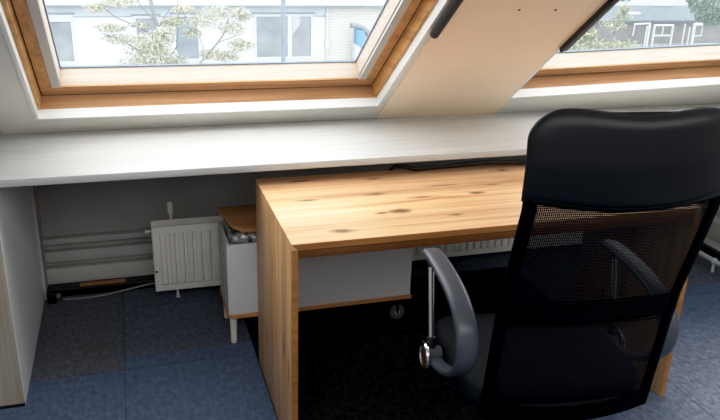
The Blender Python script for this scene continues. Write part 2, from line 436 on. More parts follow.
# horizontal boards on the low wall
for i, (za, zb, d) in enumerate(((.225, .252, .045), (.135, .187, .035), (.015, .108, .045))):
    struct(MB().box((PL+.012, YW-d, za), (PR, YW, zb), .004).build('trim_%d' % (5+i), 'board'), ('thin top board', 'middle board', 'broad bottom board')[i]+' on the low wall of the recess', 'trim')

# ------------------------------------------------------------------ roof windows
def roof_window(name, w, label):
    xa, xb, ta, tb, k = w
    def P(x, t, n): return R(x, t + k*(x-xa), n)
    org = P(xa, ta, 0)
    root = bpy.data.objects.new(name, None); C.objects.link(root); root.location = org; root.empty_display_size = .05
    struct(root, label, 'window')
    def bar(mb, x0, x1, t0, t1, n0, n1):
        mb.prism([P(x0,t0,n0), P(x1,t0,n0), P(x1,t1,n0), P(x0,t1,n0)], NO*(n1-n0))
    def ring(ins_out, ins_in, n0, n1, name, mh, mv, par, foot=None):
        """four bars between two insets (side, bottom); horizontals and uprights are separate meshes of one part"""
        so, bo = ins_out; si, bi = ins_in
        h = MB(); bar(h, xa+so, xb-so, ta+bo, ta+bi, n0, n1); bar(h, xa+so, xb-so, tb-bi, tb-bo, n0, n1)
        o = h.build(name+'_rail', mh, par, off=org, smooth=False)
        v = MB(); bar(v, xa+so, xa+si, ta+bi, tb-bi, n0, n1); bar(v, xb-si, xb-so, ta+bi, tb-bi, n0, n1)
        o2 = v.build(name+'_stile', mv, par, off=org, smooth=False)
        return o, o2
    # white reveal lining: thin boards lining the hole
    lin = MB(); th = .012
    bar(lin, xa-th, xb+th, ta-th, ta, -.004, .034); bar(lin, xa-th, xb+th, tb, tb+th, -.004, .034)
    bar(lin, xa-th, xa, ta, tb, -.004, .034); bar(lin, xb, xb+th, ta, tb, -.004, .034)
    lin.build('lining', 'white', root, off=org, smooth=False)
    # fixed pine frame (a narrow visible edge at the sides, its upper face at the bottom)
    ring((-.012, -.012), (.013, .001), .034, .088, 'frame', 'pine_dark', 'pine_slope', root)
    # dark rebate line between frame and sash
    g = MB(); bar(g, xa+.008, xb-.008, ta-.004, ta+.012, .0885, .0945); bar(g, xa+.007, xa+.020, ta, tb, .0885, .0945); bar(g, xb-.020, xb-.007, ta, tb, .0885, .0945)
    g.build('seal', 'gasket', root, off=org, smooth=False)
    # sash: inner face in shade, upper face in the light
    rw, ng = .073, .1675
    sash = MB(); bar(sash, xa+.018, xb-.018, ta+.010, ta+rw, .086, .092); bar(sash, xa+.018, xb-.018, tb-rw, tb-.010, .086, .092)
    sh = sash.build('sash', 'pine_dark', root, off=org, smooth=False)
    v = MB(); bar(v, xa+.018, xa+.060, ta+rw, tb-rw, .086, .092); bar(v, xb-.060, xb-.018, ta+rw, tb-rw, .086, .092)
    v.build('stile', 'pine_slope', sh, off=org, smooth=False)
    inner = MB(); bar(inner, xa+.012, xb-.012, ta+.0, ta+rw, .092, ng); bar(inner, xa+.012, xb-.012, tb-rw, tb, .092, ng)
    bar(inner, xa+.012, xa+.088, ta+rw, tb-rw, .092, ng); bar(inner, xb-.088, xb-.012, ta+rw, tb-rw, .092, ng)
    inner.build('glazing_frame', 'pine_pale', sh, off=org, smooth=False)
    bl = MB(); bar(bl, xa+.058, xa+.088, ta+rw, tb-rw, .082, .098); bar(bl, xb-.088, xb-.058, ta+rw, tb-rw, .082, .098)
    bl.build('blind_rail', 'alu', root, off=org, smooth=False)
    gk = MB(); bar(gk, xa+.08, xb-.08, ta+rw-.002, ta+rw+.006, ng-.007, ng-.0005); bar(gk, xa+.086, xa+.093, ta+rw, tb-rw, ng-.007, ng-.0005); bar(gk, xb-.093, xb-.086, ta+rw, tb-rw, ng-.007, ng-.0005)
    gk.build('gasket', 'bluegasket', sh, off=org, smooth=False)
    pn = MB(); pn.poly([P(xa+.08,ta+rw-.002,ng-.0003), P(xb-.08,ta+rw-.002,ng-.0003), P(xb-.08,tb-rw+.002,ng-.0003), P(xa+.08,tb-rw+.002,ng-.0003)])
    pn.build('pane', 'glass', sh, off=org, smooth=False)
    # outer casing closes the gap to the sky around the frame
    oc = MB(); bar(oc, xa-.10, xb+.10, ta-.20, ta-.012, .02, .150); bar(oc, xa-.10, xb+.10, tb+.012, tb+.15, .02, .165)
    bar(oc, xa-.10, xa-.012, ta-.012, tb+.012, .02, .168); bar(oc, xb+.012, xb+.10, ta-.012, tb+.012, .02, .168)
    oc.build('outer_casing', 'alu', root, off=org, smooth=False)
    return root
roof_window('window_1', W1, 'left roof window with pine frame and a view of a white building')
roof_window('window_2', W2, 'right roof window with pine frame, above the office chair')
# frame of the added fill-light opening behind the viewer (plain pine)
mb = MB()
for (x0,x1,t0,t1) in ((hx0,hx1,ht0-.0,ht0+.08),(hx0,hx1,ht1-.08,ht1),(hx0,hx0+.08,ht0+.08,ht1-.08),(hx1-.08,hx1,ht0+.08,ht1-.08),((hx0+hx1)/2-.04,(hx0+hx1)/2+.04,ht0+.08,ht1-.08)):
    mb.prism([Q(x0,t0),Q(x1,t0),Q(x1,t1),Q(x0,t1)], Vector((0,-math.sin(PHI),math.cos(PHI)))*.08)
struct(mb.build('fill_window', 'pine_slope', smooth=False), 'unseen roof opening added for fill light in the slope behind the viewer', 'window')

# bars on the window edges and two screws
mb = MB().capsule(R(.600,.742,-.0215), R(.600,1.34,-.0215), .0160)
tag(mb.build('bar', 'blackbar', off=R(.600,.742,-.0215)), 'black round-ended bar beside the right edge of the left roof window', 'bar')
mb = MB().prism([R(1.166,.610,-.0035), R(1.180,.610,-.0035), R(1.180,1.36,-.0035), R(1.166,1.36,-.0035)], NO*-.020, .004)
o = mb.build('bar', 'blackbar', off=R(1.166,.60,-.004))
tag(o, 'dark bar along the left edge of the right roof window', 'bar')
MB().prism([R(1.1802,.610,-.002), R(1.196,.616,-.002), R(1.196,1.36,-.002), R(1.1802,1.36,-.002)], NO*-.018, .003).build('inner_edge', 'brownbar', o, off=R(1.166,.60,-.004))
scr = None
for x, lab in ((.862, 'small dark screw head in the sloping board, nearer the left roof window'), (1.000, 'small dark screw head in the sloping board, nearer the right roof window')):
    mb = MB().lathe([(.0005,-.0026),(.003,-.0024),(.0048,-.001),(.005,.002)], R(x,.882,-.005), NO, 16)
    tag(mb.build('screw', 'screw', off=R(x,.882,-.005)), lab, 'screw', 'screws in the sloping board')

# ------------------------------------------------------------------ desk
DW, DD, DH, TH = 1.4138, .6058, .75, .0195
desk = thing('desk', 'orange oak desk with slab sides and knotty top, under the white ledge', 'desk', (0,0,0))
mb = MB().prism([(0,0,DH),(TH,0,DH-TH),(DW-TH,0,DH-TH),(DW,0,DH)], (0,DD,0), .0018)
mb.build('desktop', 'desktop', desk)
MB().prism([(0.0006,.0003,0),(TH,.0003,0),(TH,.0003,DH-TH-.0006),(0.0006,.0003,DH-.0006)], (0,DD-.0006,0), .0015).build('side_panel', 'desk_side', desk)
MB().prism([(DW-TH,.0003,0),(DW-.0006,.0003,0),(DW-.0006,.0003,DH-.0006),(DW-TH,.0003,DH-TH-.0006)], (0,DD-.0006,0), .0015).build('side_panel', 'desk_side', desk)
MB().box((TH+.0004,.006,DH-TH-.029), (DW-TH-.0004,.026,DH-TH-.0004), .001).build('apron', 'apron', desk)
# front edge lipping of top and sides
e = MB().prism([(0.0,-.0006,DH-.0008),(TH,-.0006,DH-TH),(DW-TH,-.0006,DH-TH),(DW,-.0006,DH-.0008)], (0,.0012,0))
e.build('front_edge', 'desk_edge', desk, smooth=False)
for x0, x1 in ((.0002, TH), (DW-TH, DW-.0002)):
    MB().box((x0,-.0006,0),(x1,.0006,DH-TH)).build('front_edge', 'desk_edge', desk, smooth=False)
for y, z in ((.50,.60),(.54,.40)):
    MB().lathe([(.0035,.0),(.0035,.001),(.0005,.0012)], (.0008,y,z), (-1,0,0), 12).build('screw_cap', 'pine_pale', desk)

# cable lying along the back of the desktop
pts = []
pts += [(.49,.622,.60), (.50,.621,.70), (.512,.619,.745), (.53,.612,.762), (.56,.598,.764)]
for i in range(25):
    u = i/24
    pts.append((.60+u*.76, .572+.012*math.sin(u*9)-.012*u, DH+.0085+.014*math.exp(-((u-.42)/.16)**2)))
tag(MB().tube(pts, .008, 10).build('cable', 'cable', off=pts[0]), 'black cable lying along the back edge of the desktop', 'cable')

# ------------------------------------------------------------------ cabinet behind the desk
cx0, cx1, cy0, cy1 = -.092, .678, .75, 1.005
cab = thing('storage_cabinet', 'low white storage box with orange wooden lid and base, behind the desk', 'cabinet', (cx0, cy0, 0))
co = (cx0, cy0, 0)
wt = .012; z0, z1 = .138, .440
MB().box((cx0,cy0,z0),(cx1,cy0+wt,z1),.0015).build('front_panel', 'cab', cab, off=co)
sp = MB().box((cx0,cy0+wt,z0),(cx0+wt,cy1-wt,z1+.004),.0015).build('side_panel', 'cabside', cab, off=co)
for y, z in ((.85,.36),(.87,.30),(.93,.38),(.93,.25)):
    MB().lathe([(.004,0),(.004,.0012),(.0005,.0013)], (cx0,y,z), (-1,0,0), 10).build('hole', 'black', sp, off=co)
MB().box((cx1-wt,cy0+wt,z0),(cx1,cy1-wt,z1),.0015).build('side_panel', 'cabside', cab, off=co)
MB().box((cx0,cy1-wt,z0),(cx1,cy1,z1),.0015).build('back_panel', 'cab', cab, off=co)
MB().prism([(cx0-.004,cy1+.004,.120),(cx0-.004,cy0+.02,.120),(cx0+.014,cy0-.006,.120),(cx1+.006,cy0-.006,.120),(cx1+.006,cy1+.004,.120)], (0,0,.018), .003).build('base_board', 'cab_wood', cab, off=co)
MB().prism([(-.098,1.005,.487),(-.062,.80,.487),(-.026,.748,.487),(cx1,.748,.487),(cx1,1.005,.487)], (0,0,.018), .004).build('lid', 'cab_wood', cab, off=co)
for x, y in ((cx0+.02,cy0+.022),(cx0+.02,cy1-.02)):
    MB().lathe([(.009,0),(.0125,.004),(.013,.03),(.0145,.119)], (x,y,0), (0,0,1), 20).build('leg', 'legwhite', cab, off=co)
for y in (cy0+.05, cy1-.04):
    x = .640
    c = MB().box((x-.022,y-.018,.112),(x+.022,y+.018,.1195),.002).box((x-.006,y-.0165,.030),(x+.005,y-.0135,.112),.001).box((x-.006,y+.0135,.030),(x+.005,y+.0165,.112),.001).build('caster', 'black', cab, off=co)
    MB().lathe([(.022,-.011),(.033,-.009),(.035,-.004),(.035,.004),(.033,.009),(.022,.011)], (x,y,.035), (0,1,0), 28).build('wheel', 'rubber', c, off=co)
    MB().lathe([(.001,-.0125),(.010,-.0122),(.012,-.010),(.012,.010),(.010,.0122),(.001,.0125)], (x,y,.035), (0,1,0), 16).build('wheel_hub', 'alu', c, off=co)
# crumpled bag squeezed under the lid
mb = MB(); rings = []
random.seed(3)
nx = 46
for i in range(nx+1):
    u = i/nx; x = cx0+.014+u*.30
    ring = []
    for k in range(22):
        a = 2*PI*k/22
        y = .872 + math.copysign(abs(math.cos(a))**.7, math.cos(a))*.108
        z = .446 + math.copysign(abs(math.sin(a))**.7, math.sin(a))*.036
        nn = noise.noise_vector(Vector((x*42, y*42, z*42)))*.011
        zz = min(z + nn.z*1., .4845)
        ring.append(Vector((max(x+nn.x, cx0+.017), min(max(y+nn.y*.8, cy0+.017), cy1-.017) if zz < .442 else y+nn.y*.8, zz)))
    rings.append(ring)
mb.loft(rings)
tag(mb.build('plastic_bag', 'bag', off=(cx0+.16,.87,.41), ang=180), 'crumpled silver grey plastic bag squeezed under the orange cabinet lid', 'bag')

# ------------------------------------------------------------------ radiators
def radiator(x0, x1, yf, z0, z1, pitch, label):
    root = thing('radiator', label, 'radiator', (x0, yf, z0), 0, 'flat panel radiators in the recess')
    of = (x0, yf, z0)
    mb = MB().box((x0,yf,z0),(x1,yf+.014,z1),.006,3)
    n = int((x1-x0-.045)/pitch)
    for i in range(n):
        xa = x0+.030+i*pitch
        # flutes standing proud of the plate
        w = pitch*.80; y0 = yf-.010
        mb.prism([(xa,yf+.001,z0+.030),(xa+.006,y0,z0+.040),(xa+w-.006,y0,z0+.040),(xa+w,yf+.001,z0+.030)], (0,0,z1-z0-.066), .0022)
    f = mb.build('front_panel', 'rad', root, off=of)
    MB().box((x0,yf+.065,z0+.004),(x1,yf+.079,z1+.004),.005,3).build('back_panel', 'rad', root, off=of)
    for xx in (x0+.001, x1-.005): MB().box((xx,yf+.014,z0+.03),(xx+.004,yf+.065,z1-.02)).build('end_plate', 'rad', root, off=of)
    v = MB().cyl((x0-.020,yf+.035,z1-.030),(x0+.004,yf+.035,z1-.030),.007,seg=14).cyl((x0-.026,yf+.035,z1-.030),(x0-.018,yf+.035,z1-.030),.010,seg=14)
    v.build('vent_plug', 'steel', root, off=of)
    MB().lathe([(.001,-.003),(.005,-.0025),(.005,.001)], (x0+.010,yf-.0004,z0+.10), (0,1,0), 12).build('plug', 'black', root, off=of)
    for xx in (x0+.12, x1-.12):
        for zz in (z0+.02, z1-.09): MB().box((xx-.012,yf+.079,zz),(xx+.012,YW,zz+.022),.002).build('wall_bracket', 'rad', root, off=of)
    MB().box((x0+.09,yf+.02,.0),(x0+.105,yf+.05,.004)).cyl((x0+.0975,yf+.035,.002),(x0+.0975,yf+.035,z0+.004),.005,seg=14).build('foot', 'steel', root, off=of)
    return root, of
r1, of1 = radiator(-.357, .455, 1.205, .047, .358, .0385, 'cream panel radiator at left, in the open recess beside the white storage box')
MB().box((-.280,1.286,.385),(-.258,1.292,.440),.003).cyl((-.268,1.286,.352),(-.268,1.286,.41),.006,seg=12).build('bracket_tab', 'rad', r1, off=of1)
radiator(.735, 1.95, 1.205, .070, .378, .0385, 'cream panel radiator partly hidden behind the desk and office chair')

# ------------------------------------------------------------------ bits on the floor of the recess
struct(MB().box((PL+.013, 1.352, 0), (-.30, YW-.047, .036), .003).build('trim_9', 'cable', smooth=False), 'black cable duct along the foot of the low wall', 'trim')
tag(MB().box((-.683,1.362,.0365),(-.485,1.384,.047),.0015).build('wooden_strip', 'strip_wood', off=(-.683,1.362,.0365)), 'thin brown wooden strip lying on the black duct', 'strip')
s = thing('power_socket', 'small black socket box in the recess corner with a pale plug', 'socket', (-.80,1.315,0))
MB().box((-.818,1.290,0),(-.780,1.338,.052),.004).build('box', 'black', s, off=(-.80,1.315,0))
MB().box((-.780,1.304,.020),(-.762,1.322,.036),.003).build('plug', 'cablepale', s, off=(-.80,1.315,0))
pts = [(-.755+.40*u, 1.315-.012*math.sin(u*5), .006+.030*u*u) for u in [i/20 for i in range(21)]]
tag(MB().tube(pts, .0045, 8).build('cable', 'cablepale', off=pts[0]), 'thin grey cable trailing from the black socket to the radiator', 'cable')

# pipe on brackets at the far right
p = thing('heating_pipe', 'white heating pipe running just above the floor, right of the chair', 'pipe', (2.385,.45,.062))
po = (2.385,.45,.062)
MB().cyl((2.385,.40,.062),(2.385,1.40,.062),.0125,seg=16).build('pipe', 'steel', p, off=po)
for y in (.62,.865,1.25):
    MB().box((2.377,y-.004,0),(2.393,y+.004,.052),.001).lathe([(.0165,-.006),(.0165,.006)], (2.385,y,.062), (0,1,0), 16).build('pipe_clip', 'steel', p, off=po)
for i, (za, zb) in enumerate(((.105,.20),(.235,.30),(.34,.46))):
    struct(MB().box((PR-.016, HYF+.03, za), (PR-.0005, YW-.05, zb), .003).build('trim_%d' % (10+i), 'board'), ('lowest', 'middle', 'upper')[i]+' board on the right partition', 'trim')
struct(MB().box((PR-.03, HYF+.02, 0), (PR-.0005, YW-.05, .055)).build('baseboard_right', 'black', smooth=False), 'dark baseboard at the foot of the right partition', 'baseboard')

# ------------------------------------------------------------------ office chair (local axes: +y is the way it faces)
chair = thing('office_chair', 'black high-back mesh office chair seen from behind at the desk', 'chair', (.617,-.339,0), -.115)
BK = [(.45,-.226),(.472,-.229),(.60,-.246),(.70,-.259),(.809,-.276),(.93,-.312),(1.06,-.348),(1.16,-.352),(1.266,-.340),(1.30,-.335)]
def by(z):
    for (a, ya), (b, yb) in zip(BK, BK[1:]):
        if z <= b:
            u = (z-a)/(b-a); return ya+(yb-ya)*u
    return BK[-1][1]
CUR = .030
HW = .230
def bend(x, z): return by(z) + CUR*(x/HW)**2
def slab(zs, wfun, tfun, dzfun=None, n=44, sq=3.2):
    rings = []
    for z in zs:
        w, th = wfun(z), tfun(z); ring = []
        for k in range(n):
            a = 2*PI*k/n; c, s_ = math.cos(a), math.sin(a)
            x = w*math.copysign(abs(c)**(2/sq), c); y = th/2*math.copysign(abs(s_)**(2/2.2), s_)
            zz = z + (dzfun(x, z) if dzfun else 0)
            ring.append(Vector((x, bend(x, zz)+y, zz)))
        rings.append(ring)
    return MB().loft(rings)
ZS, ZT = 1.078, 1.268
def hw(z):
    u = max(0, (z-(ZT-.062))/.062); return (HW+.004)*1. - .075*(1-math.sqrt(max(0, 1-u*u)))
def hth(z):
    u = max(0, (z-(ZT-.028))/.028); v = max(0, (ZS+.012-z)/.012)
    return .050*math.sqrt(max(.012, 1-u*u)) * (1-.45*v)
def hdz(x, z):
    u = max(0, min(1, (z-ZS)/(ZT-ZS)))
    low = 1-u
    return u*u*(.010*(1-math.cos(2*PI*x/.30))*.5*(1 if abs(x) < .15 else 1)*(1 if abs(x) < .30 else 0) - .004) - low*low*.017*math.cos(PI*x/(2*HW))
zs = [ZS+i*(ZT-.062-ZS)/10 for i in range(11)] + [ZT-.062+.062*math.sin(PI/2*i/12) for i in range(1, 13)]
hr = slab(zs, hw, hth, hdz).build('headrest', 'leather', chair, ang=60)
# stitched seam along the lower edge of the headrest
mb = MB(); mb.tube([(x, bend(x, ZS+.006)-.0265, ZS+.012-.017*math.cos(PI*x/(2*HW))) for x in [(-HW+.01)+(2*HW-.02)*i/30 for i in range(31)]], .0022, 6)
mb.build('piping', 'fabric', hr)
# side borders of the frame
for sx in (-1, 1):
    rings = []
    for i in range(31):
        z = .462 + (1.10-.462)*i/30; ring = []
        for k in range(14):
            a = 2*PI*k/14
            x = sx*(HW-.015) + .0155*math.cos(a); ring.append(Vector((x, bend(x, z)+.010*math.sin(a), z)))
        rings.append(ring)
    MB().loft(rings).build('back_frame', 'fabric', chair, ang=70)
# mesh panels
def panel(z0, z1, name, nb=.004):
    def f(u, v):
        x = (-HW+.026)+(2*HW-.052)*u; z = z0+(z1-z0)*v
        return Vector((x, bend(x, z)-nb*math.sin(PI*v)*math.sin(PI*u), z))
    return MB().grid(f, 24, 16).build(name, 'mesh', chair)
panel(.80, 1.085, 'mesh_panel'); panel(.505, .755, 'mesh_panel')
# inner lining of the mesh: the same weave stretched over the front of the frame
# cross band and lower border
slab([.750,.7505,.754,.762,.78,.798,.804,.8075,.808], lambda z: HW-.004, lambda z: .018 if .752 < z < .806 else .012, None).build('cross_band', 'fabric', chair, ang=60)
slab([.455,.456,.460,.47,.49,.505,.5105,.511], lambda z: HW-.004, lambda z: .020 if .458 < z < .509 else .012, lambda x, z: -.012*math.cos(PI*x/(2*HW))).build('lower_border', 'fabric', chair, ang=60)
# hem seams
for z, dz in ((.512,-.012),(.748,0.),(.810,0.)):
    MB().tube([(x, bend(x, z)-.0105, z+dz*math.cos(PI*x/(2*HW))) for x in [(-HW+.02)+(2*HW-.04)*i/30 for i in range(31)]], .0016, 6).build('hem', 'fabric', chair)
# lumbar pad seen through the mesh
# seat
def seat_fn():
    rings = []
    prof = [(.0,.455),(.04,.448),(.5,.444),(.97,.448),(1.,.458),(1.012,.478),(1.0,.500),(.95,.512),(.7,.516),(.4,.513),(.0,.510)]
    n = 48
    for f, z in prof[:]:
        ring = []
        for k in range(n):
            a = 2*PI*k/n; c, s_ = math.cos(a), math.sin(a)
            x = .245*f*math.copysign(abs(c)**(2/4.2), c); y = .03+.235*f*math.copysign(abs(s_)**(2/4.2), s_)
            fr = max(0, (y-.16)/.10); zz = z - .016*fr*fr
            if z > .49: zz += .014*(abs(x)/.245)**2 - .004
            ring.append(Vector((x, y, zz)))
        rings.append(ring)
    r0 = [v.copy() for v in rings[0]]
    return rings
MB().loft(seat_fn(), cap=False).build('seat', 'seatfab', chair, ang=50)
# back bracket and mechanism
MB().box((-.10,-.12,.415),(.10,.14,.443),.006).build('mechanism', 'black', chair)
for sx in (-1, 1):
    mb = MB(); mb.tube([(sx*.10,-.02,.432),(sx*.11,-.14,.432),(sx*.12,-.195,.445),(sx*.125,-.212,.48),(sx*.125,-.222,.50)], .010, 10)
    mb.build('back_bracket', 'black', chair)
# armrests
def arm(sx):
    ax = -.275 if sx < 0 else .258
    path = [(.160,.752),(.145,.761),(.10,.766),(.02,.764),(-.06,.756),(-.125,.738),(-.168,.712),(-.192,.676),(-.196,.636),(-.180,.596),(-.146,.560),(-.10,.530),(-.05,.506),(.0,.489),(.045,.481),(.075,.480)]
    # resample smooth
    P_ = [Vector((0, y, z)) for y, z in path]
    sm = []
    for i in range(len(P_)-1):
        p0, p1, p2, p3 = P_[max(i-1,0)], P_[i], P_[i+1], P_[min(i+2, len(P_)-1)]
        for k in range(4):
            t = k/4; sm.append(.5*((2*p1)+(p2-p0)*t+(2*p0-5*p1+4*p2-p3)*t*t+(3*p1-p0-3*p2+p3)*t**3))
    sm.append(P_[-1])
    rings = []; n = len(sm)
    for i, q in enumerate(sm):
        d = (sm[min(i+1,n-1)]-sm[max(i-1,0)]).normalized(); up = Vector((1,0,0)).cross(d)
        u = i/(n-1)
        w = .0275 if u < .5 else .0275-.009*(u-.5)/.5
        if i < 6: w *= (.55, .72, .84, .92, .97, 1.)[i]
        th = .012 if u < .45 else .010
        if i < 4: th *= (.5,.75,.9,1)[i]
        ring = []
        for k in range(20):
            a = 2*PI*k/20; c, s_ = math.cos(a), math.sin(a)
            ring.append(Vector((ax,0,0)) + q + Vector((w,0,0))*math.copysign(abs(c)**.6, c) + up*th*math.copysign(abs(s_)**.75, s_))
        rings.append(ring)
    o = MB().loft(rings).build('armrest', 'armplastic', chair, ang=60)
    x = ax+sx*.007
    MB().tube([(x,.066,.530),(x,.118,.745)], .0085, 14).build('chrome_rod', 'chrome', o)
    MB().lathe([(.010,0),(.0125,.002),(.0125,.044),(.010,.046)], (x,.059,.495), (0,.235,.97), 18).build('rod_socket', 'black', o)
    MB().cyl((x,.113,.733),(x,.118,.757),.011,seg=14).build('rod_cap', 'black', o)
    MB().lathe([(.020,-.030),(.027,-.026),(.028,.010),(.024,.016)], (x,.059,.484), (sx,0,0), 26).build('hinge', 'armplastic', o)
    MB().lathe([(.030,.014),(.040,.014),(.042,.018),(.040,.023),(.032,.0245),(.030,.022)], (x,.059,.484), (sx,0,0), 32).build('chrome_ring', 'chrome', o)
    MB().lathe([(.0305,.015),(.0305,.0215),(.018,.0235),(.0005,.024)], (x,.059,.484), (sx,0,0), 32).build('hinge_disc', 'disc', o)
    MB().box((min(sx*.20,ax),.040,.437),(max(sx*.20,ax),.080,.452),.003).box((min(ax-sx*.018,ax),.040,.440),(max(ax-sx*.018,ax),.080,.480),.003).build('arm_bracket', 'black', o)
arm(-1); arm(1)
# gas column and star base
MB().cyl((0,0,.20),(0,0,.418),.014).lathe([(.026,.09),(.026,.26),(.022,.268),(.014,.27)], (0,0,0), (0,0,1)).build('gas_column', 'black', chair)
MB().lathe([(.012,.062),(.045,.064),(.048,.09),(.040,.112),(.028,.118)], (0,0,0), (0,0,1)).build('base_hub', 'black', chair)
for k in range(5):
    a = 2*PI*k/5+.3; d = Vector((math.sin(a), math.cos(a), 0)); s_ = Vector((d.y, -d.x, 0))
    rings = []
    for i in range(7):
        u = i/6; c = d*(.035+.255*u) + Vector((0,0,.092-.016*u)); w = .024-.009*u; h = .016-.006*u
        rings.append([c+s_*w*x+Vector((0,0,h*z)) for x, z in ((-1,-.6),(-.6,-1),(.6,-1),(1,-.6),(1,.6),(.6,1),(-.6,1),(-1,.6))])
    lg = MB().loft(rings).build('base_leg', 'black', chair, ang=50)
    e = d*.278
    mb = MB()
    for off in (-.012, .012):
        mb.lathe([(.015,-.006),(.0265,-.006),(.028,-.003),(.028,.003),(.0265,.006),(.015,.006)], Vector((e.x,e.y,.028))+s_*off, s_, 22)
    mb.cyl((e.x,e.y,.03),(e.x,e.y,.075),.006,seg=10).cyl(Vector((e.x,e.y,.028))-s_*.018, Vector((e.x,e.y,.028))+s_*.018, .007, seg=10)
    mb.build('caster', 'black', lg)

# ------------------------------------------------------------------ outside, across the street
GZ = -3.4
struct(MB().box((-40, 3.5, GZ-.1), (60, 70, GZ)).build('ground_outside', 'xground', smooth=False), 'grey street below the windows', 'ground')

YF = 20.
bld = thing('white_building', 'long white single-storey building with grey windows across the street', 'building', (1.7, YF, GZ))
bo = (1.7, YF, GZ)
MB().box((-9, YF, GZ), (5.38, YF+6, -.86)).build('wall', 'xwhite', bld, off=bo, smooth=False)
MB().box((-9, YF, -.86), (5.38, YF+6, -.56)).build('wall_band', 'xband', bld, off=bo, smooth=False)
MB().box((-9, YF-.012, -.868), (5.38, YF, -.848)).build('string_course', 'xline', bld, off=bo, smooth=False)
MB().box((5.38, YF+.03, GZ), (9, YF+6, -.56)).build('brick_wall', 'brick', bld, off=bo, smooth=False)
fa = MB().box((-9, YF-.25, -.54), (9, YF+6, .55)).build('fascia', 'xfascia', bld, off=bo, smooth=False)
MB().box((-9, YF-.26, -.555), (9, YF+.1, -.528)).build('fascia_shadow', 'xline', fa, off=bo, smooth=False)  # dark strip added for the shadow line below the fascia
MB().cyl((5.40,YF-.05,GZ),(5.40,YF-.05,-.6),.035,seg=10).box((5.34,YF-.09,-1.75),(5.46,YF,-1.55)).box((5.34,YF-.09,-.85),(5.46,YF,-.78)).build('downpipe', 'xfascia', bld, off=bo)
def bwin(x0, x1, zt, zb_, glass, box=True, split=(), curtain=None):
    f = MB(); d = .06; y = YF-.03
    f.box((x0-d,y,zb_-d),(x0,YF,zt+d)).box((x1,y,zb_-d),(x1+d,YF,zt+d)).box((x0,y,zt),(x1,YF,zt+d)).box((x0,y,zb_-d),(x1,YF,zb_))
    if box: f.box((x0,y-.02,zt-.12),(x1,YF,zt))
    for s_ in split: f.box((s_-.06,y-.005,zb_),(s_+.06,YF,zt))
    o = f.build('window', 'xfascia', bld, off=bo, smooth=False)
    MB().box((x0,YF-.012,zb_),(x1,YF-.002,zt)).build('pane', glass, o, off=bo, smooth=False)
    MB().box((x0-.12,y-.03,zt+d+.02),(x1+.12,YF,zt+d+.05)).build('lintel', 'xline', o, off=bo, smooth=False)
    if curtain: MB().prism([(a, YF-.022, b) for a, b in curtain], (0,.008,0)).build('curtain', 'xcurtain', o, off=bo, smooth=False)
bwin(-2.40,-1.70,-.86,-2.04,'xglass')
bwin(-.02,.52,-.90,-2.00,'xglass',False)
bwin(1.02,1.64,-.86,-2.03,'xglass2',False)
bwin(3.30,4.92,-.86,-2.02,'xglass',False,(4.28,),[(4.36,-.86),(4.60,-.86),(4.58,-1.10),(4.46,-1.25),(4.36,-1.38)])
bwin(-5.2,-4.2,-.93,-2.0,'xglass')
# blue and white panel with a grey bent cowl beside the brick wall
pn = thing('street_cabinet', 'small sky-blue and white panel box under a grey hood by the brick wall', 'utility box', (6.45,YF-.5,GZ))
o_ = (6.45,YF-.5,GZ)
MB().prism([(6.18,YF-.5,-1.20),(6.42,YF-.5,-1.22),(6.46,YF-.5,-1.68),(6.36,YF-.5,-1.72),(6.19,YF-.5,-1.62)], (0,.3,0)).build('blue_panel', 'xblue', pn, off=o_, smooth=False)
MB().prism([(6.15,YF-.49,GZ),(6.60,YF-.49,GZ),(6.60,YF-.49,-1.55),(6.47,YF-.49,-1.66),(6.36,YF-.49,-1.74),(6.18,YF-.49,-1.64),(6.15,YF-.49,-1.60)], (0,.28,0)).build('white_base', 'xfascia', pn, off=o_, smooth=False)
MB().tube([(6.02,YF-.4,-1.08),(6.22,YF-.4,-1.10),(6.40,YF-.4,-1.16),(6.54,YF-.4,-1.28),(6.60,YF-.4,-1.48),(6.60,YF-.4,-1.80)], .075, 10).build('hood', 'xgrey', pn, off=o_)

tag(MB().cyl((3.06,15,GZ),(3.07,15,3.),.052,seg=14).lathe([(.09,0),(.09,.5),(.052,.55)], (3.06,15,GZ), (0,0,1), 14).build('lamp_post', 'xpole', off=(3.06,15,GZ)), 'grey lamp post in front of the white building', 'lamp post')

def leaves(centres, mat, name, parent, off, n=900, size=.07, seed=1):
    rnd = random.Random(seed); mb = MB()
    for i in range(n):
        c, rx, rzz = rnd.choice(centres)
        v = Vector((rnd.gauss(0,1), rnd.gauss(0,1), rnd.gauss(0,1))); v = v.normalized()*rnd.random()**.5
        p = Vector(c)+Vector((v.x*rx, v.y*rx*.8, v.z*rzz))
        a = Vector((rnd.gauss(0,1), rnd.gauss(0,.5), rnd.gauss(0,1))).normalized(); b = a.orthogonal().normalized()
        q = Matrix.Rotation(rnd.random()*6, 3, a) @ b
        s_ = size*rnd.uniform(.6,1.3)
        mb.poly([p-a*s_, p+q*s_*.55, p+a*s_, p-q*s_*.55])
    return mb.build(name, mat, parent, off=off, smooth=False)

